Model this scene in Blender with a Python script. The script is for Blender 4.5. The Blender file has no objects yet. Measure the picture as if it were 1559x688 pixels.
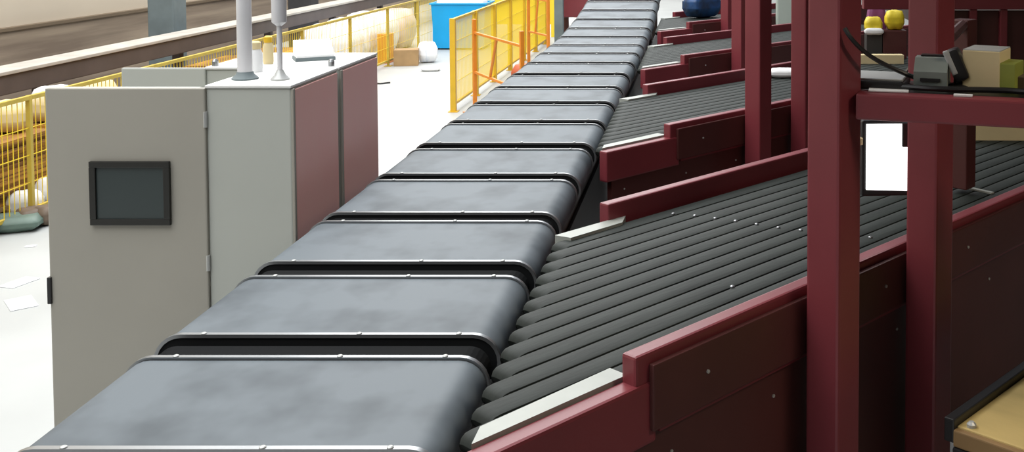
import bpy, bmesh, math, random
from mathutils import Vector, Matrix
random.seed(7)
C = bpy.context.scene.collection
R = math.radians
H = 2.3                       # camera height
F = 1600.0                    # focal length in pixels of the 1559 px frame
BELT = H - 1.02               # carrier belt top
SURF = H - 1.0                # induction surface

# ------------------------------------------------------------------ materials
def mat(name, col, rough=0.5, metal=0.0, var=0.0, scale=4.0, stretch=(1, 1, 1), col2=None, bump=0.0,
        bscale=40.0, spec=0.5, emit=None, coat=0.0, rand=False, lo=0.35, hi=0.65, detail=4.0):
    m = bpy.data.materials.new(name); m.use_nodes = True
    nt = m.node_tree; b = nt.nodes['Principled BSDF']
    b.inputs['Base Color'].default_value = (*col, 1)
    b.inputs['Roughness'].default_value = rough
    b.inputs['Metallic'].default_value = metal
    b.inputs['Specular IOR Level'].default_value = spec
    b.inputs['Coat Weight'].default_value = coat
    tc = nt.nodes.new('ShaderNodeTexCoord'); mp = nt.nodes.new('ShaderNodeMapping')
    nt.links.new(tc.outputs['Object'], mp.inputs['Vector'])
    mp.inputs['Scale'].default_value = stretch
    vec = mp.outputs['Vector']
    if rand:
        oi = nt.nodes.new('ShaderNodeObjectInfo'); ad = nt.nodes.new('ShaderNodeVectorMath'); ad.operation = 'ADD'
        ml = nt.nodes.new('ShaderNodeMath'); ml.operation = 'MULTIPLY'; ml.inputs[1].default_value = 37.0
        nt.links.new(oi.outputs['Random'], ml.inputs[0])
        nt.links.new(vec, ad.inputs[0]); nt.links.new(ml.outputs[0], ad.inputs[1]); vec = ad.outputs[0]
    if var > 0 or col2:
        n = nt.nodes.new('ShaderNodeTexNoise'); n.inputs['Scale'].default_value = scale; n.inputs['Detail'].default_value = detail
        nt.links.new(vec, n.inputs['Vector'])
        r = nt.nodes.new('ShaderNodeValToRGB')
        c2 = col2 if col2 else tuple(max(0, c * (1 - var)) for c in col)
        r.color_ramp.elements[0].position = lo; r.color_ramp.elements[0].color = (*c2, 1)
        r.color_ramp.elements[1].position = hi; r.color_ramp.elements[1].color = (*col, 1)
        nt.links.new(n.outputs['Fac'], r.inputs['Fac']); nt.links.new(r.outputs['Color'], b.inputs['Base Color'])
    if bump > 0:
        n2 = nt.nodes.new('ShaderNodeTexNoise'); n2.inputs['Scale'].default_value = bscale
        nt.links.new(vec, n2.inputs['Vector'])
        bp = nt.nodes.new('ShaderNodeBump'); bp.inputs['Strength'].default_value = bump; bp.inputs['Distance'].default_value = 0.01
        nt.links.new(n2.outputs['Fac'], bp.inputs['Height']); nt.links.new(bp.outputs['Normal'], b.inputs['Normal'])
    if emit:
        b.inputs['Emission Color'].default_value = (*emit[:3], 1); b.inputs['Emission Strength'].default_value = emit[3]
    return m

M = {}
M['floor'] = mat('pale_floor', (.45, .465, .46), .45, var=.12, scale=.9, bump=.03)
M['cream'] = mat('cream_wall', (.60, .52, .41), .85, var=.10, scale=1.2, stretch=(1, .3, 1))
M['dado'] = mat('brown_dado', (.30, .235, .17), .8, col2=(.17, .125, .09), scale=2.2, stretch=(1, .18, 3.5))
M['dadocap'] = mat('dark_cap', (.14, .10, .06), .7)
M['darkwall'] = mat('dark_wall', (.05, .035, .03), .85, var=.4, scale=1.5)
M['backwall'] = mat('back_wall', (.5, .47, .42), .85, var=.15, scale=.6)
M['deck'] = mat('deck_steel', (.13, .11, .11), .8, var=.2, scale=2)
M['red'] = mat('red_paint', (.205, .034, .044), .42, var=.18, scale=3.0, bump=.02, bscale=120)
M['reddark'] = mat('dark_red_paint', (.084, .022, .020), .5, var=.25, scale=2.5)  # deeper red, conveyor side shade put into the colour; elsewhere plain dark red
M['belt'] = mat('black_rubber_belt', (.118, .140, .158), .55, col2=(.062, .076, .088), scale=5.0, stretch=(1.1, .9, 1), rand=True, bump=.05, bscale=9, lo=.30, hi=.56, detail=3, spec=.28)
M['bellows'] = mat('black_bellows', (.010, .011, .012), .8, spec=.15)
M['chassis'] = mat('chassis_black', (.03, .03, .032), .5)
M['rail'] = mat('track_steel', (.09, .07, .06), .5, .3, var=.3, scale=6)
M['steel'] = mat('bright_steel', (.30, .31, .32), .3, .75)
M['alu'] = mat('grey_flat_strip', (.37, .39, .36), .5, .1, var=.12, scale=8)
M['strip'] = mat('ribbed_belt', (.021, .0265, .0235), .65, col2=(.012, .0155, .0135), scale=7, stretch=(.6, 3, 1), bump=.1, bscale=30, lo=.3, hi=.6, spec=.25)
M['cab'] = mat('cabinet_grey', (.36, .345, .30), .5, var=.06, scale=2)
M['cabpale'] = mat('cabinet_pale', (.47, .49, .45), .5, var=.05, scale=2)
M['cabtop'] = mat('cabinet_top_white', (.8, .8, .78), .5)  # cabinet tops whiter than the body, overhead light put into the colour
M['pink'] = mat('salmon_panel', (.92, .56, .50), .38, col2=(.92, .47, .44), scale=1.6, stretch=(1, 1, .8), lo=.3, hi=.6)  # red reflection and its brightness put into the cabinet side colour
M['bezel'] = mat('black_bezel', (.014, .014, .012), .45)
M['screen'] = mat('dark_screen', (.035, .048, .048), .25)
M['black'] = mat('black_plastic', (.012, .012, .013), .4)
M['pole'] = mat('white_pole', (.66, .66, .68), .35, var=.08, scale=6)
M['yellow'] = mat('yellow_paint', (.72, .44, .02), .45, var=.12, scale=5)
M['yellowmesh'] = mat('yellow_mesh', (.90, .66, .03), .45)
M['olive'] = mat('olive_yellow_paint', (.58, .42, .06), .5, var=.2, scale=5)
M['orange'] = mat('orange_paint', (.75, .24, .02), .45, var=.12, scale=5)
M['card'] = mat('cardboard', (.42, .27, .13), .85, var=.15, scale=6)
M['card2'] = mat('cardboard_layers', (.45, .22, .035), .85, col2=(.17, .075, .02), scale=3, stretch=(1, .3, 14), lo=.4, hi=.6)
M['cream_card'] = mat('cream_card', (.70, .58, .33), .75, var=.1, scale=6)
M['tape'] = mat('parcel_tape', (.55, .45, .3), .3)
M['white'] = mat('white_plastic', (.82, .83, .84), .5, var=.06, scale=6)
M['film'] = mat('stretch_film', (.90, .93, .98), .3, col2=(.60, .68, .82), scale=4, stretch=(5, 5, .5), lo=.3, hi=.5)
M['pinkfilm'] = mat('pink_film', (.74, .62, .60), .35, var=.2, scale=4)
M['blue'] = mat('blue_plastic', (.0, .36, .78), .4, var=.08, scale=3)
M['bluedark'] = mat('blue_bag', (.02, .10, .30), .4, col2=(.015, .03, .06), scale=5)
M['greenbag'] = mat('green_bag', (.12, .18, .15), .5, var=.3, scale=6)
M['brownbag'] = mat('brown_bag', (.16, .115, .08), .6, var=.3, scale=6)
M['greybag'] = mat('grey_bag', (.35, .36, .38), .5, var=.2, scale=6)
M['colgrey'] = mat('grey_column', (.16, .20, .21), .6, var=.25, scale=3)
M['coldark'] = mat('dark_column', (.055, .055, .06), .6, var=.25, scale=3)
M['beamdark'] = mat('dark_beam', (.10, .078, .072), .6, var=.2, scale=3)
M['beamtop'] = mat('pale_beam_top', (.50, .47, .42), .6, var=.2, scale=3)
M['wood'] = mat('yellow_board', (.62, .46, .18), .5, var=.2, scale=3, stretch=(4, 1, 1))
M['woodedge'] = mat('board_edge', (.28, .17, .07), .6, var=.2, scale=5)
M['lit'] = mat('lit_screen', (.8, .8, .8), .4, emit=(1, 1, .99, 2.2))
M['grey'] = mat('grey_plastic', (.20, .23, .215), .5, var=.15, scale=8)
M['silver'] = mat('silver_plastic', (.45, .46, .45), .35, .2)
M['green'] = mat('green_label', (.28, .32, .05), .6, var=.2, scale=9)
M['palegreen'] = mat('pale_green_panel', (.40, .47, .42), .5, var=.08, scale=5)
M['yellowpack'] = mat('yellow_pack', (.80, .62, .03), .45, var=.25, scale=14)
M['darkbox'] = mat('dark_box', (.03, .028, .026), .6)
M['purple'] = mat('purple_pack', (.22, .05, .16), .5, var=.3, scale=10)
M['skin_orange'] = mat('orange_red_panel', (.55, .12, .05), .45)

# ------------------------------------------------------------------ mesh builder
class MB:
    def __init__(s): s.bm = bmesh.new()
    def box(s, c, d, rz=0, rx=0, ry=0, bev=0.0, seg=2):
        r = bmesh.ops.create_cube(s.bm, size=1)
        vs = r['verts']
        mt = Matrix.Translation(Vector(c)) @ Matrix.Rotation(rz, 4, 'Z') @ Matrix.Rotation(ry, 4, 'Y') @ Matrix.Rotation(rx, 4, 'X') @ Matrix.Diagonal((d[0], d[1], d[2], 1))
        bmesh.ops.transform(s.bm, matrix=mt, verts=vs)
        if bev > 0:
            es = list({e for v in vs for e in v.link_edges})
            bmesh.ops.bevel(s.bm, geom=es, offset=bev, segments=seg, affect='EDGES', profile=.6)
        return s
    def span(s, a, b, bev=0.0):
        c = [(p + q) / 2 for p, q in zip(a, b)]; d = [abs(q - p) for p, q in zip(a, b)]
        return s.box(c, d, bev=bev)
    def prism(s, pts, y0, y1, axis='Y', closed=True):
        def P(p, t):
            return {'Y': (p[0], t, p[1]), 'X': (t, p[0], p[1]), 'Z': (p[0], p[1], t)}[axis]
        A = [s.bm.verts.new(P(p, y0)) for p in pts]; B = [s.bm.verts.new(P(p, y1)) for p in pts]
        n = len(pts)
        for i in range(n): s.bm.faces.new((A[i], A[(i + 1) % n], B[(i + 1) % n], B[i]))
        s.bm.faces.new(A[::-1]); s.bm.faces.new(B)
        return s
    def tube(s, path, r, n=8):
        pts = [Vector(p) for p in path]; rings = []
        for i, p in enumerate(pts):
            t = (pts[min(i + 1, len(pts) - 1)] - pts[max(i - 1, 0)]).normalized()
            up = Vector((0, 0, 1)) if abs(t.z) < .95 else Vector((1, 0, 0))
            a = t.cross(up).normalized(); b = a.cross(t)
            rr = r[i] if isinstance(r, (list, tuple)) else r
            rings.append([s.bm.verts.new(p + (a * math.cos(k * 2 * math.pi / n) + b * math.sin(k * 2 * math.pi / n)) * rr) for k in range(n)])
        for A, B in zip(rings, rings[1:]):
            for k in range(n): s.bm.faces.new((A[k], A[(k + 1) % n], B[(k + 1) % n], B[k]))
        s.bm.faces.new(rings[0][::-1]); s.bm.faces.new(rings[-1])
        return s
    def lathe(s, prof, c=(0, 0, 0), n=20):
        rings = []
        for r, z in prof:
            rings.append([s.bm.verts.new((c[0] + r * math.cos(k * 2 * math.pi / n), c[1] + r * math.sin(k * 2 * math.pi / n), c[2] + z)) for k in range(n)])
        for A, B in zip(rings, rings[1:]):
            for k in range(n): s.bm.faces.new((A[k], A[(k + 1) % n], B[(k + 1) % n], B[k]))
        s.bm.faces.new(rings[0][::-1]); s.bm.faces.new(rings[-1])
        return s
    def build(s, name, m, parent=None, smooth=False):
        bmesh.ops.recalc_face_normals(s.bm, faces=s.bm.faces[:])
        me = bpy.data.meshes.new(name); s.bm.to_mesh(me); s.bm.free()
        me.materials.append(m)
        if smooth:
            me.polygons.foreach_set('use_smooth', [True] * len(me.polygons))
            me.set_sharp_from_angle(angle=R(40))
        o = bpy.data.objects.new(name, me); C.objects.link(o)
        if parent: o.parent = parent
        return o

def tag(o, label, cat, group=None):
    o['label'] = label; o['category'] = cat
    if group: o['group'] = group
    return o
def thing(name, label, cat, loc=(0, 0, 0), rz=0, group=None):
    o = bpy.data.objects.new(name, None); C.objects.link(o); o.empty_display_size = .1
    o.location = loc; o.rotation_euler = (0, 0, rz)
    return tag(o, label, cat, group)
def struct(o): o['kind'] = 'structure'; return o
def dup(root, loc=None, label=None):
    r = root.copy(); C.objects.link(r)
    if loc is not None: r.location = loc
    if label: r['label'] = label
    for ch in list(root.children):
        c = ch.copy(); C.objects.link(c); c.parent = r
        for g in list(ch.children):
            d = g.copy(); C.objects.link(d); d.parent = c
    return r

# ------------------------------------------------------------------ camera
TH = R(2.5)
cam = bpy.data.cameras.new('camera'); co = bpy.data.objects.new('camera', cam); C.objects.link(co)
co.location = (0, .044, H); co.rotation_euler = (R(90) - TH, 0, 0)
cam.sensor_width = 36; cam.sensor_fit = 'HORIZONTAL'; cam.lens = F / 1559 * 36
CX, CY = 1070.0, -108 + F * math.tan(TH)
cam.shift_x = (779.5 - CX) / 1559; cam.shift_y = (CY - 344) / 1559
cam.clip_start = .05
bpy.context.scene.camera = co
def at(px, py, s):            # point seen at a pixel, s metres below eye level
    d = s * F / (py + 108); return ((px - 1070) * d / F, d)

# ------------------------------------------------------------------ setting
struct(MB().span((-12, -4, -.1), (14, 42, 0)).build('floor', M['floor']))
struct(MB().span((-8.9, -4, 0), (-8.6, 42, 7.5)).build('wall_left', M['cream']))
struct(MB().span((-8.6, -4, 0), (-8.52, 41.7, 1.05)).build('trim_1', M['dado']))
struct(MB().span((-8.6, -4, 1.05), (-8.49, 41.7, 1.09)).build('trim_2', M['dadocap']))
struct(MB().span((-8.6, 41.7, 0), (9, 42, 7.5)).build('wall_back', M['backwall']))
struct(MB().span((5.2, -4, 0), (5.5, 42, 7.5)).build('wall_right', M['darkwall']))
struct(MB().span((-8.9, -4.2, 0), (9, -4, 7.5)).build('wall_front', M['darkwall']))  # unseen wall behind the camera, added to keep light off the right side
struct(MB().prism([(-.5, -4), (5.2, -4), (5.2, 7), (.15, 7), (.15, 3.7), (-.5, 3.7)], 3.4, 3.55, 'Z').build('ceiling', M['deck']))  # unseen overhead deck, outline shaped to shade the conveyors and belt ends

# ------------------------------------------------------------------ sorter track and carriers
def lift(y): return .017 * max(0, y - 9) ** 2
X0, X1 = -1.372, -.512
XC = (X0 + X1) / 2; HW = (X1 - X0) / 2
def stadium(hw, z0, z1, r, n=6):
    pts = []
    for cx, cz, a0 in ((hw - r, z0 + r, -90), (hw - r, z1 - r, 0), (-hw + r, z1 - r, 90), (-hw + r, z0 + r, 180)):
        for k in range(n + 1):
            a = R(a0 + 90 * k / n); pts.append((cx + r * math.cos(a), cz + r * math.sin(a)))
    return pts
RAILTOP = BELT - .16
tr = thing('sorter_track', 'long dark steel sorter track under the row of black belt carriers', 'conveyor track', (XC, 1.9, 0))
ys = [1.9 + .4 * i for i in range(31)]
for nm, x in (('side_rail', -.33), ('side_rail', .33)):
    b = MB()
    for ya, yb in zip(ys, ys[1:]):
        za, zb = RAILTOP + lift(ya), RAILTOP + lift(yb)
        v = [b.bm.verts.new((x + sx * .03, yy - 1.9, zz + dz)) for yy, zz in ((ya, za), (yb, zb)) for sx, dz in ((-1, -.12), (1, -.12), (1, 0), (-1, 0))]
        for q in ((0, 1, 5, 4), (1, 2, 6, 5), (2, 3, 7, 6), (3, 0, 4, 7), (0, 1, 2, 3), (4, 5, 6, 7)): b.bm.faces.new([v[i] for i in q])
    b.build(nm, M['rail'], tr)
for i in range(9):
    y = 2.3 + i * 1.38; zt = RAILTOP + lift(y) - .12
    for sx in (-1, 1):
        MB().box((sx * .33, y - 1.9, zt / 2), (.07, .07, zt), bev=.006).box((sx * .33, y - 1.9, .006), (.14, .14, .012)).build('leg', M['rail'], tr)
    MB().box((0, y - 1.9, zt - .03), (.6, .05, .05)).build('cross_bar', M['rail'], tr)
for sx in (-1, 1):
    MB().span((sx * .37 - .006, 0, .04), (sx * .37 + .006, 12, RAILTOP - .10)).build('side_skirt', M['chassis'], tr)

cr = thing('belt_carrier', '', 'belt carrier', group='belt carriers along the sorter track')
MB().prism(stadium(HW, .030, .16, .064), -.209, .209).build('belt', M['belt'], cr, True)
def lip(y):
    b = MB(); out = stadium(HW + .005, .024, .166, .069); inn = stadium(HW - .003, .033, .157, .061)
    n = len(out)
    A = [b.bm.verts.new((p[0], y - .007, p[1])) for p in out]; B = [b.bm.verts.new((p[0], y + .007, p[1])) for p in out]
    Ai = [b.bm.verts.new((p[0], y - .007, p[1])) for p in inn]; Bi = [b.bm.verts.new((p[0], y + .007, p[1])) for p in inn]
    for i in range(n):
        j = (i + 1) % n
        b.bm.faces.new((A[i], A[j], B[j], B[i])); b.bm.faces.new((Ai[i], Ai[j], A[j], A[i]))
        b.bm.faces.new((Bi[i], Bi[j], B[j], B[i])); b.bm.faces.new((Ai[i], Ai[j], Bi[j], Bi[i]))
    return b
for nm, y in (('front_lip', -.220), ('rear_lip', .220)):
    l = lip(y).build(nm, M['steel'], cr, True)
    MB().prism(stadium(HW - .001, .031, .159, .063), y - .004, y + .004).build('end_plate', M['bellows'], cr)
    for x in (-.31, .08, .33):
        MB().lathe([(.007, 0), (.007, .002), (.005, .0035), (.001, .004)], (x, y, .1655), 10).build('bolt', M['silver'], l, True)
b = MB()                                     # folded bellows between two carriers
prof = []
for k in range(9):
    prof.append((.228 + k * .0130, .022 if k % 2 else .015))
rings = []
for y, dz in prof:
    rings.append([b.bm.verts.new((p[0], y, p[1])) for p in stadium(HW - dz, .040, .16 - dz, .050)])
for A, B in zip(rings, rings[1:]):
    for k in range(len(A)): b.bm.faces.new((A[k], A[(k + 1) % len(A)], B[(k + 1) % len(A)], B[k]))
b.bm.faces.new(rings[0]); b.bm.faces.new(rings[-1])
b.build('bellows', M['bellows'], cr)
b = MB().box((0, 0, .04), (.66, .36, .05), bev=.008)
b.build('chassis', M['chassis'], cr)
for sx in (-1, 1):
    MB().box((sx * .345, 0, .03), (.02, .38, .05), bev=.004).build('side_plate', M['rail'], cr)
    for yy in (-.12, .12):
        MB().tube([(sx * .33 - .02, yy, .022), (sx * .33 + .02, yy, .022)], .022, 12).build('wheel', M['black'], cr, True)
order = ['nearest', 'second', 'third', 'fourth', 'fifth', 'sixth', 'seventh', 'eighth', 'ninth', 'tenth', 'eleventh', 'twelfth', 'thirteenth',
         'fourteenth', 'fifteenth', 'sixteenth', 'seventeenth', 'eighteenth', 'nineteenth']
REAR = [2.5, 3.08, 3.66, 4.26, 4.86, 5.49, 6.09, 6.70, 7.30, 7.93, 8.55]
while len(REAR) < 18: REAR.append(REAR[-1] + .61)
for i in range(18):
    k = 1.0 if i < 3 else 1.10                # farther carriers sit closer together
    y = REAR[i] - .22 * k
    o = cr if i == 0 else dup(cr)
    o.scale = (1, k, 1)
    o.location = (XC, y, RAILTOP + lift(y))
    o.rotation_euler = (math.atan(2 * .017 * max(0, y - 9)), 0, 0)
    if i == 0: o['label'] = 'nearest and largest black belt carrier, its smudged top filling the bottom left'
    elif i == 4: o['label'] = 'fifth black belt carrier from the camera with steel lips'
    else: o['label'] = order[i] + ' black belt carrier counted from the camera along the sorter'

# ------------------------------------------------------------------ induction conveyors
AL = R(41.5)
d_ = (math.sin(AL), math.cos(AL)); LEN = 3.6; W = .965; NS = 13
def u_edge(v): return (-.463 + .16 + math.cos(AL) * v) / math.sin(AL)
def make_induction(name, label):
    t = thing(name, label, 'conveyor', group='angled induction conveyors on the right of the sorter')
    # local frame: x along the conveyor, y across (near 0, far W), z from the floor; rotated so x -> d_
    b = MB(); pitch = (W - .06) / NS
    for k in range(NS):
        v0 = .03 + k * pitch + .003; v1 = v0 + pitch - .006; vm = (v0 + v1) / 2; us = u_edge(vm) + .004
        pr = [(us + .016, -.045), (us + .004, -.03), (us, -.02), (us + .004, -.009), (us + .014, -.002), (us + .03, 0), (LEN, 0), (LEN, -.045)]
        hw = (v1 - v0) / 2
        rows = []
        for off, dz in ((-1, -.007), (-.96, -.002), (-.7, 0), (.7, 0), (.96, -.002), (1, -.007)):
            rows.append([b.bm.verts.new((p[0], vm + off * hw, SURF + p[1] + (dz if p[1] > -.04 else 0))) for p in pr])
        for A, B in zip(rows, rows[1:]):
            for i in range(len(pr)):
                j = (i + 1) % len(pr); b.bm.faces.new((A[i], A[j], B[j], B[i]))
        b.bm.faces.new(rows[0]); b.bm.faces.new(rows[-1][::-1])
    b.build('ribbed_belt', M['strip'], t, True)
    b = MB()                                   # bed plate under the strips
    b.prism([(u_edge(.03) + .10, .03), (LEN, .03), (LEN, W - .03), (u_edge(W - .03) + .10, W - .03)], SURF - .09, SURF - .006, 'Z')
    b.build('bed', M['chassis'], t)
    # steel strips where the guard has not risen yet
    b = MB(); b.prism([(-.40, .028), (-.345, .075), (0.02, .085), (.02, .03)], SURF - .02, SURF + .008, 'Z'); b.build('flat_strip', M['alu'], t)
    b = MB(); b.prism([(.61, .965), (.625, .905), (.86, .91), (.93, .965)], SURF - .02, SURF + .010, 'Z'); b.build('flat_strip', M['alu'], t)
    # low curb, raised guard, side plate, lower panel : near side
    b = MB().box(((-.42 + .06) / 2, .002, SURF - .07), (.48, .05, .14), bev=.008); b.build('low_curb', M['red'], t)
    g = MB().box((LEN / 2, .004, SURF + .0325 - .02), (LEN, .045, .105), bev=.007).build('raised_guard', M['red'], t)
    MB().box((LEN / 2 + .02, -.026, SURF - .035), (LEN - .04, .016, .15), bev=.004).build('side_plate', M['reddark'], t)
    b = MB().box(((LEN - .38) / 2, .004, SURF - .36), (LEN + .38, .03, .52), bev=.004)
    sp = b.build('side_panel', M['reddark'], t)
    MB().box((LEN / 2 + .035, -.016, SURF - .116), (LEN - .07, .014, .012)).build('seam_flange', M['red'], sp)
    for u in (.22, .62, 1.0, 1.5, 2.1, 2.7):
        MB().tube([(u, -.034, SURF - .03), (u, -.038, SURF - .03)], .0045, 8).build('bolt', M['silver'], t)
    for u in (-.3, .12, .5, 1.1, 1.7):
        MB().tube([(u, -.010, SURF - .19), (u, -.014, SURF - .19)], .0045, 8).build('bolt', M['silver'], t)
    # far side
    MB().box(((.842 + LEN) / 2, W + .018, SURF + .0325 - .02), (LEN - .842, .045, .105), bev=.007).build('raised_guard', M['red'], t)
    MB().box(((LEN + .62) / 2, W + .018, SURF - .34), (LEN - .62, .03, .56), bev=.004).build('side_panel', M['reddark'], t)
    for u, v in ((.05, .06), (3.3, .06), (1.0, .91), (3.3, .91)):
        zt = SURF - .09
        MB().box((u, v, zt / 2), (.06, .06, zt), bev=.005).box((u, v, .006), (.12, .12, .012)).build('leg', M['reddark'], t)
    return t
def place(t, x, y): t.location = (x, y, 0); t.rotation_euler = (0, 0, R(90) - AL)
IND = [(-.16, 2.31), (-.17, 5.05), (-.15, 7.82), (-.15, 10.6)]
i1 = make_induction('induction_conveyor', 'nearest dark ribbed induction conveyor with dark red guards, right of the near carriers')
place(i1, *IND[0])
for k, lb in ((1, 'second dark ribbed red-sided induction conveyor from the camera, behind the nearest one'),
              (2, 'third red-sided induction conveyor from the camera, behind the slim bright red posts'),
              (3, 'farthest short-looking red-sided induction conveyor near the top of the photo')):
    place(dup(i1, label=lb), *IND[k])
# screws across the nearest conveyor only
def local(i, x, y):
    rx, ry = x - IND[i][0], y - IND[i][1]
    return (rx * d_[0] + ry * d_[1], -rx * d_[1] + ry * d_[0])
for px, py in ((1025, 325), (1058, 328), (1089, 332), (1120, 336), (1152, 341), (1185, 346), (1219, 350), (1325, 361), (1115, 436)):
    u, v = local(0, *at(px, py, 1.0))
    MB().lathe([(.007, -.006), (.007, .003), (.004, .005), (.001, .0055)], (u, v, SURF), 10).build('screw', M['steel'], i1)
u, v = local(0, *at(1482, 288, 1.0))
MB().box((u, v, SURF + .003), (.02, .17, .006), rz=R(-8)).build('flat_strip', M['alu'], i1)

# ------------------------------------------------------------------ red steel frames
ROT = R(90) - AL
def post(b, x, y, z0, z1, w=.1, plate=True):
    b.box((x, y, (z0 + z1) / 2), (w, w, z1 - z0), rz=ROT, bev=.008, seg=2)
    if plate: b.box((x, y, z0 + .006), (w * 1.7, w * 1.7, .012), rz=ROT)
    return b
def frame(name, label, pts, w=.1):
    t = thing(name, label, 'steel frame', (pts[0][0], pts[0][1], 0), group='red post frames beside the induction conveyors')
    for x, y in pts:
        post(MB(), x - pts[0][0], y - pts[0][1], 0, 3.4, w).build('post', M['red'], t)
    xs = [p[0] for p in pts]; yy = [p[1] for p in pts]
    for k in range(len(pts) - 1):
        c = ((xs[k] + xs[k + 1]) / 2 - xs[0], (yy[k] + yy[k + 1]) / 2 - yy[0]); L = math.hypot(xs[k + 1] - xs[k], yy[k + 1] - yy[k])
        MB().box((c[0], c[1], 3.33), (L, .08, .1), rz=math.atan2(yy[k + 1] - yy[k], xs[k + 1] - xs[k])).build('top_beam', M['red'], t)
    return t
PA, PB = (.337, 2.72), (.667, 3.10)
f1 = frame('workstation_frame', 'nearest dark red steel frame with two thick posts and a crossbeam shelf', [PA, PB])
bd = Vector((.783 - .337, 2.56 - 2.70, 0)).normalized(); bang = math.atan2(bd.y, bd.x)
ZB = H - .413
bn = Vector((-bd.y, bd.x, 0))
def onbeam(a, c, z): p = bd * a + bn * c; return (p.x, p.y, z)
MB().box(onbeam(.70, -.005, ZB - .033), (1.28, .06, .066), rz=bang, bev=.006).build('crossbeam', M['red'], f1)
MB().box(onbeam(.72, .135, ZB - .008), (1.22, .22, .014), rz=bang, bev=.003).build('shelf_plate', M['black'], f1)
f1s = at(1460, 180, .50)
MB().box((.985 - PA[0], 4.0 - PA[1], SURF + .02 + .32), (.075, .075, .64), rz=ROT, bev=.005).build('drop_post', M['reddark'], f1)
MB().tube([(.985 - PA[0], 4.0 - PA[1], SURF + .64), (.667 - PA[0] + .02, 3.10 - PA[1] + .03, SURF + .64)], .02, 8).build('bracket_arm', M['reddark'], f1)
frame('workstation_frame', 'second dark red frame from the camera with two slimmer posts, left of the nearest frame', [(.285, 5.42), (.545, 5.70)])
frame('workstation_frame', 'third bright red frame from the camera, partly hidden behind the second frame', [(.29, 8.16), (1.085, 9.06)])
frame('workstation_frame', 'farthest slim red frame, just left of the third frame', [(.255, 10.93), (1.36, 12.12)])

# ---- things on / under the shelf of the nearest frame
def sh(a, c, z=0): p = Vector((PA[0], PA[1], 0)) + bd * a + bn * c; return (p.x, p.y, ZB - .001 + z)
def shelf_at(px, c):         # shelf position under a pixel column at offset c behind the beam
    lo, hi = 0, 1.4
    for _ in range(40):
        m = (lo + hi) / 2; q = sh(m, c)
        if 1070 + F * q[0] / q[1] < px: lo = m
        else: hi = m
    return lo
# silver flat pad
a = shelf_at(1333, .12)
t = thing('flat_device', 'flat silver grey tablet-like device lying at the left end of the shelf', 'tablet', sh(a, .125), bang)
MB().box((0, 0, .012), (.155, .17, .024), bev=.006).build('body', M['black'], t)
MB().box((0, 0, .026), (.148, .15, .006), bev=.002).build('top_cover', M['silver'], t)
o = MB().box((0, 0, .003), (.10, .05, .004), bev=.001).build('paper_slip', M['white']); o.location = sh(shelf_at(1350, .03), .03, .001); o.rotation_euler = (0, 0, bang + .1)
tag(o, 'thin white paper slip on the beam in front of the silver device', 'paper')
# grey scanner station
a = shelf_at(1415, .11)
t = thing('label_printer', 'small grey boxy label printer with sloped front on the shelf before the second thick post', 'printer', sh(a, .12), bang)
b = MB(); b.prism([(-.06, 0), (.06, 0), (.06, .065), (.03, .082), (-.02, .082), (-.06, .05)], -.042, .042, 'X'); b.build('body', M['grey'], t)
MB().box((0, .02, .084), (.06, .03, .005), bev=.001).build('lid', M['black'], t)
MB().box((0, -.061, .03), (.05, .006, .008)).build('slot', M['black'], t)
a = shelf_at(1455, .10)
t = thing('hand_scanner', 'black hand scanner tilted on its stand, right of the grey printer', 'scanner', sh(a, .12), bang)
MB().lathe([(.035, 0), (.033, .012), (.014, .018), (.012, .05)], (0, 0, 0), 16).build('stand', M['black'], t, True)
MB().box((-.005, 0, .065), (.04, .065, .085), ry=R(-24), bev=.012).build('body', M['black'], t, True)
MB().box((-.020, -.028, .072), (.016, .012, .066), ry=R(-24), bev=.004).build('window', M['silver'], t)
o = MB().box((0, 0, .003), (.045, .02, .004)).build('paper_label', M['white']); o.location = sh(shelf_at(1462, .0), .0, .001); o.rotation_euler = (0, 0, bang)
tag(o, 'small white label on the beam below the black scanner', 'label')
# cable
p0 = Vector((PA[0] + .015, PA[1] - .078, H - (40 + 108) / F * 2.65)); pts = []
p3 = Vector(sh(shelf_at(1392, .1), .085, .03)); p1 = p0 + Vector((.03, -.01, -.06)); p2 = p3 + Vector((-.09, -.0, .035))
for k in range(17):
    q = k / 16; pts.append(p0 * (1 - q) ** 3 + p1 * 3 * q * (1 - q) ** 2 + p2 * 3 * q * q * (1 - q) + p3 * q ** 3)
tag(MB().tube(pts, .006, 8).build('cable', M['black'], None, True), 'black cable curving from the nearest red post down to the grey printer', 'cable')
c2 = []
for k in range(21):
    q = k / 20; x = shelf_at(1280, .03) + q * (shelf_at(1559, .03) - shelf_at(1280, .03))
    c2.append(sh(x, .045 + .012 * math.sin(q * 9), .012))
tag(MB().tube(c2, .0075, 8).build('cable', M['black'], None, True), 'black cable lying along the beam behind its front edge', 'cable')
# cartons on the shelf
def carton(name, label, loc, d, rz, m, cat='box', tape=True, group=None, lidm=None, rx=0):
    t = thing(name, label, cat, loc, rz, group); t.rotation_euler = (rx, 0, rz)
    MB().box((0, 0, d[2] / 2), d, bev=min(d) * .03).build('body', m, t)
    if tape:
        MB().box((0, 0, d[2] + .0005), (d[0] * .96, d[1] * .16, .002)).build('tape', M['tape'], t)
    for sy in (-1, 1):
        MB().box((0, sy * d[1] * .25, d[2]), (d[0] * .98, d[1] * .47, min(.004, d[2] * .04)), bev=.0005).build('flap', lidm or m, t)
    return t
a = shelf_at(1497, .14)
carton('cream_carton', 'cream carton with sloping pale lid on the shelf right of the scanner', sh(a, .15), (.095, .12, .105), bang - .2, M['cream_card'], lidm=M['silver'])
a = shelf_at(1532, .15)
carton('green_carton', 'small carton with yellow-green side at the right end of the shelf', sh(a, .13), (.05, .10, .075), bang - .2, M['green'], tape=False)
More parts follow.
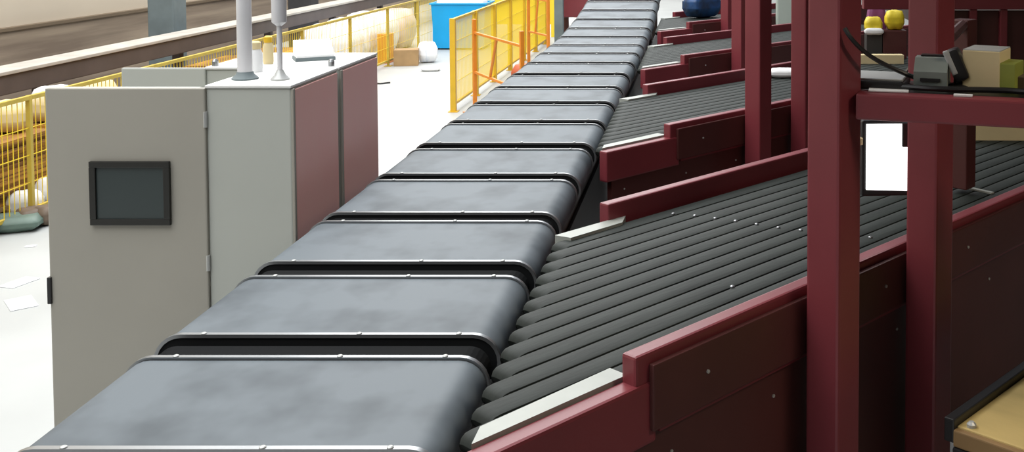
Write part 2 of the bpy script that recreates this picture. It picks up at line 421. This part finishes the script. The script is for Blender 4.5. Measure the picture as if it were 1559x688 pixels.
carton('grey_carton', 'low dull grey carton at the right edge of the shelf', sh(shelf_at(1566, .15), .15), (.055, .10, .04), bang - .2, M['brownbag'], tape=False)

# monitor hung from the second post
mx0, my = (1313 - 1070) / F * 3.24, 3.24
t = thing('lit_monitor', 'brightly lit white screen in black housing hanging under the shelf between the two thick posts', 'screen', (mx0, my, H - .82), R(4))
sc = my / F
MB().box((.105, .02, .115), (.215, .03, .235), bev=.006).build('housing', M['black'], t)
b = MB(); b.prism([(.010, .020), (.205, .012), (.205, .222), (.010, .222)], -.001, .006, 'Y'); b.build('screen', M['lit'], t)
MB().box((.130, -.008, .19), (.024, .014, .075), bev=.004).build('corner_clip', M['black'], t)
MB().tube([(.10, .03, .2), (.10, .05, .30), (.14, .05, .36), (.1505, -.06, .42)], .012, 8).build('bracket_arm', M['black'], t, True)
MB().lathe([(.010, 0), (.010, .02), (.004, .024)], (-.012, 0, .16), 10).build('knob', M['cream_card'], t)

# ------------------------------------------------------------------ yellow topped table, bottom right
tx, ty = at(1458, 650, 1.25)
t = thing('packing_table', 'yellow board-topped table with black edging in the bottom right corner', 'table', (tx, ty, 0), ROT)
# local x along induction dir, y across; table spreads to -y (towards the camera right)
MB().box((.55, -.40, H - 1.25 - .015), (1.1, .8, .03), bev=.004).build('tabletop', M['wood'], t)
MB().box((.55, .014, H - 1.25 - .01), (1.13, .028, .06), bev=.004).build('edging', M['black'], t)
MB().box((-.012, -.40, H - 1.25 - .06), (.024, .80, .026), bev=.004).build('edging', M['black'], t)
MB().box((-.010, -.40, H - 1.25 - .024), (.02, .80, .042), bev=.004).build('front_board', M['woodedge'], t)
for x, y in ((.06, -.06), (1.04, -.06), (.06, -.74), (1.04, -.74)):
    MB().box((x, y, (H - 1.28) / 2), (.05, .05, H - 1.28), bev=.004).build('leg', M['reddark'], t)
MB().lathe([(.012, 0), (.012, .008), (.006, .014)], (.02, -.03, H - 1.25), 10).build('bolt', M['silver'], t)

# ------------------------------------------------------------------ red partition behind
t = thing('red_partition', 'dark red steel partition with thin upright bars behind the shelf, upper right', 'partition', (1.34, 6.46, 0))
MB().span((0, .03, .02), (1.25, .045, 1.80)).build('panel', M['reddark'], t)
MB().span((-.36, -.03, 1.81), (1.25, .05, 1.875), .005).build('top_rail', M['red'], t)
MB().span((0, -.02, .0), (1.25, .05, .05), .005).build('bottom_rail', M['reddark'], t)
for x in (.315, .50, .70, 1.2):
    MB().span((x - .022, -.015, .05), (x + .022, .03, 1.81), .005).build('upright_bar', M['red'], t)

# ---- things lying on the second conveyor
def on2(px, py, s=1.0): return at(px, py, s)
def surf_box(name, label, px0, px1, pyb, h, m, depth=.12, z=SURF, cat='box', **k):
    x, y = at((px0 + px1) / 2, pyb, H - z); w = (px1 - px0) * y / F
    return carton(name, label, (x, y + depth / 2, z), (w, depth, h), 0, m, cat, **k)
surf_box('flat_carton', 'flat beige carton lying on the second conveyor between the two thick posts', 1304, 1376, 97, .065, M['cream_card'], .08, tape=False)
x, y = at(1331, 90, 1.0)
surf_box('black_bin', 'small black box behind the flat beige carton on the second conveyor', 1319, 1343, 89, .185, M['darkbox'], .12, tape=False)
surf_box('red_crate', 'dark red crate behind the flat beige carton, under the yellow parcel', 1344, 1380, 89, .215, M['reddark'], .16, tape=False)
def bag(name, label, loc, d, m, rz=0, cat='parcel', group=None, seed=1, puff=.35, crease=.06):
    bm = bmesh.new(); bmesh.ops.create_cube(bm, size=1)
    bmesh.ops.subdivide_edges(bm, edges=bm.edges[:], cuts=7, use_grid_fill=True)
    rnd = random.Random(seed); ph = [rnd.uniform(0, 6.28) for _ in range(6)]
    for v in bm.verts:
        x, y, z = v.co * 2
        e = (1 - x ** 4) * (1 - y ** 4); k = .30 + .70 * max(0, e) ** puff
        n = 1 + crease * (math.sin(5 * x + ph[0]) * math.sin(4 * y + ph[1]) + .6 * math.sin(9 * x + 7 * y + ph[2]))
        rr = 1 - .10 * max(0, abs(x) * abs(y)) ** 2
        v.co = Vector((x * .5 * d[0] * rr * (1 + crease * .6 * math.sin(4 * y + ph[3])), y * .5 * d[1] * rr * (1 + crease * .6 * math.sin(4 * x + ph[4])), (z * .5 * k * n * d[2])))
    mz = min(v.co.z for v in bm.verts)
    for v in bm.verts: v.co.z -= mz
    me = bpy.data.meshes.new(name); bm.to_mesh(me); bm.free(); me.materials.append(m)
    me.polygons.foreach_set('use_smooth', [True] * len(me.polygons))
    o = bpy.data.objects.new(name, me); C.objects.link(o); o.location = loc; o.rotation_euler = (0, 0, rz)
    return tag(o, label, cat, group)
xb, yb = at(1331, 89, 1.0)
bag('parcel_bag', 'white and yellow rounded parcel sitting on the small black box', (xb, yb + .07, SURF + .185), (.135, .12, .13), M['yellowpack'], seed=3)
o = bag('parcel_bag', 'white crumpled bag edge under the yellow-topped parcel on the black box', (xb - .005, yb + .0, SURF + .185), (.15, .06, .05), M['white'], seed=8)
xb, yb = at(1362, 89, 1.0)
bag('parcel_bag', 'bright yellow square parcel on the dark red crate', (xb + .01, yb + .08, SURF + .215), (.15, .13, .15), M['yellowpack'], seed=4)
bag('parcel_bag', 'purple parcel behind the yellow ones on the second conveyor', (xb - .10, yb + .27, SURF), (.15, .12, .42), M['purple'], seed=5)
# pale carton resting on the far part of the nearest conveyor
carton('long_carton', 'long pale yellow carton at the far end of the nearest conveyor, right edge', (1.56, 5.05, SURF), (.62, .16, .075), R(-2), M['cream_card'])
bag('parcel_bag', 'white crumpled parcel on the second conveyor between the slimmer posts', (.545, 7.1, SURF), (.20, .13, .06), M['white'], seed=12)
bag('blue_bag', 'blue and black bag on the farthest conveyor at the top of the photo', (-.008, 11.88, SURF), (.48, .24, .28), M['bluedark'], rz=ROT, cat='bag', seed=6)
t = thing('pale_locker', 'narrow pale green panel cabinet standing far behind between the red posts', 'cabinet', (.885, 11.3, 0))
MB().span((-.085, 0, .08), (.085, .25, 2.3), .006).build('body', M['palegreen'], t)
MB().span((-.075, -.012, .12), (.075, .0, 2.25), .004).build('door', M['palegreen'], t)
MB().span((-.09, .0, 0), (.09, .25, .08), .004).build('plinth', M['colgrey'], t)
MB().span((.05, -.03, 1.1), (.06, -.01, 1.25), .002).build('handle', M['black'], t)

# ------------------------------------------------------------------ control cabinets
ZC = H - .59
ca = thing('control_cabinet', 'front grey control cabinet with its touchscreen door swung open to the left', 'cabinet', (-1.72, 4.0, 0))
def cabinet(t, x0, x1, y0, y1, zt, side='pink'):
    MB().span((x0, y0, .1), (x1, y1, zt - .012), .006).build('body', M['cabpale'], t)
    MB().span((x0 - .004, y0 - .006, zt - .012), (x1 + .004, y1 + .002, zt), .004).build('top_plate', M['cabtop'], t)
    MB().span((x0 + .01, y0 + .01, 0), (x1 - .01, y1 - .01, .1)).build('plinth', M['black'], t)
    MB().span((x1 - .001, y0 + .03, .13), (x1 + .006, y1 - .012, zt - .02), .003).build('side_panel', M[side], t)
    MB().span((x1 - .001, y0, .1), (x1 + .010, y0 + .018, zt - .015), .003).build('corner_strip', M['cab'], t)
cabinet(ca, -.16, .16, 0, .505, ZC)
dr = MB().span((-.765, -.012, .12), (-.1605, .010, ZC - .01), .006).build('door', M['cab'], ca)
MB().span((-.765, .010, .12), (-.740, .032, ZC - .01), .003).span((-.74, .010, ZC - .036), (-.19, .03, ZC - .01), .003).build('door_flange', M['cabpale'], dr)
def px_x(px, d): return (px - 1070) * d / F + 1.72
def py_z(py, d): return H - (py + 108) * d / F
x0, x1, z1, z0 = px_x(139, 3.985), px_x(261, 3.985), py_z(244, 3.985), py_z(342, 3.985)
tb = MB(); w = .024
tb.span((x0, -.026, z0), (x1, -.011, z0 + w), .003).span((x0, -.026, z1 - w), (x1, -.011, z1), .003)
tb.span((x0, -.026, z0 + w), (x0 + w, -.011, z1 - w), .002).span((x1 - w, -.026, z0 + w), (x1, -.011, z1 - w), .002)
tb.build('screen_bezel', M['bezel'], ca)
MB().span((x0 + w - .003, -.018, z0 + w - .003), (x1 - w + .003, -.012, z1 - w + .003)).build('touch_screen', M['screen'], ca)
MB().span((-.772, -.02, py_z(462, 4)), (-.756, .02, py_z(421, 4)), .003).build('door_latch', M['black'], dr)
for z in (.4, 1.0, 1.55): MB().tube([(-.163, -.006, z), (-.163, -.006, z + .06)], .008, 8).build('hinge', M['silver'], dr)
cb = thing('control_cabinet', 'rear grey control cabinet with salmon side, directly behind the front one', 'cabinet', (-1.72, 4.53, 0))
cabinet(cb, -.41, .16, 0, .52, ZC)
dr2 = MB().span((-.77, -.010, .12), (-.4105, .010, ZC - .004), .006).build('door', M['cabpale'], cb)
for z in (.4, 1.0, 1.55): MB().tube([(-.413, -.004, z), (-.413, -.004, z + .06)], .008, 8).build('hinge', M['silver'], dr2)
MB().lathe([(.014, 0), (.014, .02), (.008, .03)], (-.385, .03, ZC), 10).build('lifting_eye', M['steel'], cb)
MB().lathe([(.014, 0), (.014, .02), (.008, .03)], (.12, .02, ZC), 10).build('lifting_eye', M['steel'], cb)
# poles on the front cabinet
def cab_pt(px, py): return at(px, py, .59)
x, y = cab_pt(377, 119)
t = thing('white_pole', 'thick white pole standing on the front cabinet top', 'pole', (x, y, ZC))
MB().lathe([(.028, .0), (.028, 1.5), (.02, 1.52)], (0, 0, .012), 16).build('shaft', M['pole'], t, True)
MB().lathe([(.05, 0), (.05, .006), (.034, .02), (.03, .03)], (0, 0, 0), 16).build('base_flange', M['colgrey'], t, True)
x, y = cab_pt(430, 120)
t = thing('white_pole', 'slimmer white pole with a thin lower stem, right of the thick pole on the cabinet', 'pole', (x, y, ZC))
MB().lathe([(.010, .0), (.010, .20), (.028, .215), (.028, 1.5), (.02, 1.52)], (0, 0, .012), 16).build('shaft', M['pole'], t, True)
MB().lathe([(.036, 0), (.036, .006), (.022, .02), (.012, .04)], (0, 0, 0), 16).build('base_flange', M['silver'], t, True)
# small things on top
x, y = at(393, 108, .59)
t = thing('bottle', 'whitish upright bottle on the front cabinet between the two white poles', 'bottle', (x, y, ZC))
MB().lathe([(.026, 0), (.028, .01), (.028, .075), (.020, .095)], (0, 0, 0), 14).build('body', M['white'], t, True)
MB().lathe([(.022, .095), (.022, .122), (.012, .128)], (0, 0, 0), 14).build('cap', M['cream_card'], t, True)
x, y = at(412, 96, .59)
t = thing('bottle', 'pale yellow upright bottle on the rear cabinet, beside the thin pole stem', 'bottle', (x, y, ZC))
MB().lathe([(.020, 0), (.022, .01), (.022, .075), (.016, .095)], (0, 0, 0), 14).build('body', M['cream_card'], t, True)
MB().lathe([(.018, .095), (.018, .118), (.010, .124)], (0, 0, 0), 14).build('cap', M['yellow'], t, True)
x, y = at(478, 90, .59)
t = thing('paper_stack', 'white papers lying on a dark folder on the rear cabinet top', 'papers', (x, y + .02, ZC), R(28))
MB().box((0, 0, .008), (.17, .13, .016), bev=.002).build('folder', M['colgrey'], t)
b = MB(); b.prism([(-.062, .0165), (.062, .0165), (.062, .085), (.045, .085), (-.062, .026)], -.08, .08, 'X'); b.build('paper_sheets', M['white'], t)

# ------------------------------------------------------------------ fences
def fence(name, label, x, y0, y1, nb, zt, rail=M['yellow'], mesh=M['yellowmesh'], step=.05, wr=.0035, pw=.05):
    t = thing(name, label, 'fence', (x, y0, 0)); L = (y1 - y0) / nb
    for k in range(nb + 1):
        MB().box((0, k * L, zt / 2), (pw, pw, zt), bev=.004).box((0, k * L, .005), (.12, .12, .01)).build('post', rail, t)
    for k in range(nb):
        a, c = k * L + pw / 2, (k + 1) * L - pw / 2
        MB().span((-.018, a, zt - .036), (.018, c, zt - .002), .004).build('top_rail', rail, t)
        MB().span((-.015, a, .08), (.015, c, .11), .003).build('bottom_rail', rail, t)
        b = MB(); n = int((c - a) / step)
        for i in range(1, n):
            yy = a + (c - a) * i / n; b.box((0, yy, (zt + .05) / 2), (wr * 2, wr * 2, zt - .13))
        for j in range(1, 4):
            b.box((0.004, (a + c) / 2, .1 + j * (zt - .14) / 4), (wr * 2, c - a, wr * 2))
        b.build('wire_mesh', mesh, t)
    return t
fence('mesh_fence', 'long low yellow wire mesh fence running along the left wall', -5.28, 6.35, 21.35, 8, 1.0, rail=M['olive'], step=.06, wr=.0024, pw=.036)
fence('mesh_fence', 'bright yellow mesh fence beside the far left edge of the carriers', -3.14, 13.2, 21.0, 6, 1.18, step=.045, wr=.0031, pw=.07)
# barrier behind it, at right angles
def barrier(name, label, x, y, rz, w, h, m, cat='barrier'):
    t = thing(name, label, cat, (x, y, 0), rz)
    for sx in (0, w): MB().box((sx, 0, h / 2), (.045, .045, h), bev=.004).box((sx, 0, .005), (.3, .06, .01), rz=R(90)).build('post', m, t)
    for z in (h - .17, h * .43): MB().box((w / 2, 0, z), (w - .045, .03, .03), bev=.004).build('rail', m, t)
    MB().tube([(.35 * w, 0, h * .43), (.5 * w, 0, h - .17)], .018, 8).build('brace', m, t)
    return t
barrier('orange_barrier', 'orange tube barrier set askew between the bright yellow mesh fence and the carriers', -2.87, 13.2, R(-60.6), 1.75, 1.17, M['orange'])
barrier('orange_barrier', 'orange tube barrier farther behind the bright yellow mesh fence', -2.97, 17.9, R(-60), .9, 1.3, M['orange'])
def panelfence(name, label, x, y, w, h, m):
    t = thing(name, label, 'panel', (x, y, 0))
    for sx in (0, w): MB().box((sx, 0, h / 2), (.07, .07, h), bev=.004).build('post', m, t)
    MB().box((w / 2, 0, h * .58), (w - .07, .02, h * .8)).build('sheet', m, t)
    return t
panelfence('hoarding', 'solid yellow panel standing far behind the bright mesh fence', -4.65, 22.4, 1.45, 1.5, M['yellowmesh'])
t = thing('red_machine', 'dark red machine housing beyond the far left end of the carriers', 'machine', (-2.72, 20.0, 0))
MB().span((-.1, 0, .62), (.72, 1, 1.7), .02).build('housing', M['red'], t)
for sx in (0, .62): MB().span((sx - .05, .05, 0), (sx + .05, .15, .62)).build('leg', M['reddark'], t)
for sx in (0, .62): MB().span((sx - .05, .85, 0), (sx + .05, .95, .62)).build('leg', M['reddark'], t)
x, y = -2.66, 19.45
t = thing('grey_post', 'slim grey steel post in front of the far red machine', 'post', (x, y, 0))
MB().box((0, 0, 1.1), (.16, .16, 2.2), bev=.01).build('shaft', M['colgrey'], t)
MB().box((0, 0, .01), (.3, .3, .02)).build('base_plate', M['colgrey'], t)
bag('parcel_bag', 'red crumpled parcel on the floor behind the yellow mesh fence', (-2.62, 15.5, 0), (.4, .3, .3), M['skin_orange'], seed=31)
for k, (px, py, m, lb) in enumerate(((812, 62, 'white', 'white bag on the floor left of the far carriers, nearer one'), (868, 48, 'white', 'white bag on the floor at the foot of the grey post'),
                                 (890, 36, 'pinkfilm', 'pinkish bag on the floor just right of the grey post'))):
    x, y = at(px, py, 2.25); bag('parcel_bag', lb, (x, y, 0), (.5, .45, .32), M[m], seed=40 + k)

# ------------------------------------------------------------------ behind the long fence
t = thing('side_conveyor', 'long dark conveyor beam with a pale top edge running along the left wall', 'conveyor', (-6.55, 4, 0))
MB().span((-.3, 0, .74), (0, 30, .93), .01).build('side_beam', M['beamdark'], t)
MB().span((-.32, 0, .93), (.02, 30, .965), .006).build('top_edge', M['beamtop'], t)
for k in range(11): MB().span((-.2, 1 + k * 2.8 - .05, 0), (-.1, 1 + k * 2.8 + .05, .74), .004).build('leg', M['beamdark'], t)
def column(label, px, X, w, m):
    y = -X * F / (1070 - px)
    t = thing('steel_column', label, 'column', (X, y, 0))
    MB().box((0, 0, 3.5), (w, w, 7), bev=.02).build('shaft', m, t)
    MB().box((0, 0, .02), (w * 1.5, w * 1.5, .04)).build('base_plate', m, t)
column('grey-blue steel column standing before the cream wall, upper left', 255, -7.4, .36, M['colgrey'])
column('dark steel column before the wall, to the right of the two white poles', 462, -7.4, .42, M['coldark'])
for k in range(7):
    y = 7.0 + k * 1.28
    t = thing('cardboard_stack', ('stack of flat brown cardboard behind the long fence, %s from the left edge' % ['first', 'second', 'third', 'fourth', 'fifth', 'sixth', 'seventh'][k]),
              'cardboard', (-5.92, y, 0), random.uniform(-.03, .03), group='flat cardboard stacks behind the long fence')
    hgt = .60 if k < 3 else random.uniform(.5, .64)
    b = MB(); z = .12
    while z < hgt:
        th = random.uniform(.025, .04)
        b.box((random.uniform(-.025, .025), random.uniform(-.03, .03), z + th / 2), (.86, 1.12, th - .003)); z += th
    b.build('cardboard_sheets', M['card2'], t)
    b = MB()
    for yy in (-.5, 0, .5): b.box((0, yy, .045), (.9, .1, .09))
    for xx in (-.38, -.13, .13, .38): b.box((xx, 0, .105), (.12, 1.18, .03))
    b.build('pallet', M['woodedge'], t)
    if k in (1, 2):
        for j in range(3):
            bag('parcel_bag', ['pale cream parcel', 'whitish flat parcel', 'small yellow-tinted parcel'][j] + ' on the %s cardboard stack behind the fence' % ['second', 'third'][k - 1],
                (-5.72 - .2 * (j % 2), y + (-.34 + .36 * j), z), (.33, .30, .25), M[['cream_card', 'white', 'cream_card'][j]], rz=j, seed=60 + k * 4 + j)
for k in range(3):
    bag('wrapped_bale', ['white film-wrapped bale behind the fence, nearest of the three', 'white film-wrapped bale behind the fence, middle of the three', 'white film-wrapped bale behind the fence, farthest of the three'][k],
        (-6.08, 17.2 + 1.03 * k, 0), (.86, 1.0, .72 + .02 * k), M['film'], cat='bale', seed=80 + k, puff=.08, crease=.03, group='film-wrapped bales behind the fence')
bag('wrapped_bale', 'pinkish wrapped bale at the far end of the long fence', (-6.05, 20.35, 0), (.85, 1.0, .74), M['pinkfilm'], cat='bale', seed=85, puff=.08, crease=.03)

# ------------------------------------------------------------------ things on the floor at left
fl = lambda px, py: at(px, py, 2.3)
def fbag(label, px, py, d, m, rz, seed, z=0, name='parcel_bag'):
    x, y = fl(px, py); return bag(name, label, (x, y, z), d, M[m], rz, seed=seed)
fbag('dark green mailing bag on the floor at the far left, nearest the wall fence', 14, 352, (.42, .30, .11), 'greenbag', .3, 101)
fbag('brown crumpled parcel bag in the floor pile left of the cabinet', 44, 344, (.22, .24, .13), 'brownbag', .8, 102)
fbag('dark brown parcel bag in the floor pile, closest to the cabinet door', 70, 342, (.19, .22, .14), 'brownbag', -.5, 103)
fbag('flat white mailing bag lying behind the brown bags on the floor', 30, 332, (.28, .20, .20), 'white', .1, 104)
fbag('white mailing bag by the cabinet door edge, behind the dark brown bag', 78, 321, (.28, .20, .26), 'white', -.2, 105)
fbag('yellow parcel lying on the floor against the long fence, far left', 12, 326, (.20, .14, .20), 'yellowpack', .1, 106)
for k, (px, py, w, lb) in enumerate(((40, 378, .07, 'small white paper scrap on the floor in front of the parcel pile'),
                                     (22, 434, .2, 'white paper sheet on the floor at the left edge, middle one'),
                                     (24, 466, .24, 'white paper sheet on the floor at the left edge, lowest one'))):
    x, y = fl(px, py); b = MB(); b.box((0, 0, .004), (w, w * .6, .004), rz=.3 + k, rx=.004); o = b.build('paper_scrap', M['white']); o.location = (x, y, -.001)
    tag(o, lb, 'paper')
x, y = fl(605, 101); t = carton('cardboard_box', 'brown cardboard box on the floor left of the blue bin', (x + .1, y + .15, 0), (.40, .30, .27), R(12), M['card'])
x, y = -5.47, 18.1; carton('yellow_crate', 'small orange-yellow crate behind the long fence, left of the brown cardboard box', (x, y, 0), (.20, .3, .50), 0, M['orange'], tape=False)
fbag('white plastic bag on the floor beside the brown cardboard box', 650, 95, (.34, .3, .34), 'film', .4, 110)
fbag('thin white bag lying on the floor in front of the blue bin', 655, 108, (.3, .2, .06), 'white', .1, 111)
x, y = fl(690, 76)
x += .09
t = thing('blue_bin', 'bright blue plastic bin standing behind the yellow fence end', 'bin', (x, y + .4, 0))
b = MB(); w0, w1, zt = .46, .52, .86
for sgn in (-1, 1):
    b.prism([(sgn * w0, .03), (sgn * w1, zt), (sgn * (w1 - .03), zt), (sgn * (w0 - .03), .03)], -.38, .38, 'Y')
b.box((0, -.37, zt / 2 + .015), (2 * w0 + .06, .03, zt - .03)); b.box((0, .37, zt / 2 + .015), (2 * w0 + .06, .03, zt - .03)); b.box((0, 0, .045), (2 * w0, .72, .03))
b.build('tub', M['blue'], t)
b = MB()
b.span((-.55, -.41, zt), (.55, -.37, zt + .03), .006); b.span((-.55, .37, zt), (.55, .41, zt + .03), .006)
b.span((-.55, -.37, zt), (-.51, .37, zt + .03), .006); b.span((.51, -.37, zt), (.55, .37, zt + .03), .006); b.build('rim', M['blue'], t)
for sx in (-.4, .4):
    for sy in (-.3, .3): MB().tube([(sx - .015, sy, .03), (sx + .015, sy, .03)], .03, 12).build('wheel', M['black'], t, True)
for k in range(3):
    bag('parcel_bag', 'white bag heaped in the blue bin, %s' % ['left one', 'middle one', 'right one'][k], (x - .3 + .3 * k, y + .35, .58), (.33, .5, .42), M['white'], seed=120 + k)
x, y = fl(580, 128)
pts = [(x - .22 + .03 * k, y + .05 * math.sin(k * .7), .012) for k in range(12)]
tag(MB().tube(pts, .012, 6).build('cable', M['black'], None, True), 'short dark cable on the pale floor beside the salmon cabinet side', 'cable')

# ------------------------------------------------------------------ light
w = bpy.data.worlds.new('world'); bpy.context.scene.world = w; w.use_nodes = True
bg = w.node_tree.nodes['Background']; bg.inputs['Color'].default_value = (.86, .93, 1, 1); bg.inputs['Strength'].default_value = .95
def area(name, loc, rot, sx, sy, P, col=(1, 1, 1)):
    l = bpy.data.lights.new(name, 'AREA'); l.shape = 'RECTANGLE'; l.size = sx; l.size_y = sy; l.energy = P; l.color = col
    o = bpy.data.objects.new(name, l); C.objects.link(o); o.location = loc; o.rotation_euler = rot; return o
area('skylight', (-4.2, 18, 8.5), (0, 0, 0), 8, 42, 4300, (1, .99, .97))
area('work_lamp', (2.1, 1.75, 3.3), (0, 0, 0), 1.2, .3, 27, (1, .86, .66))
s = bpy.context.scene
s.view_settings.view_transform = 'Standard'; s.view_settings.look = 'None'; s.view_settings.gamma = 1; s.view_settings.use_curve_mapping = False
s.view_settings.exposure = 0.0
s.cycles.max_bounces = 8
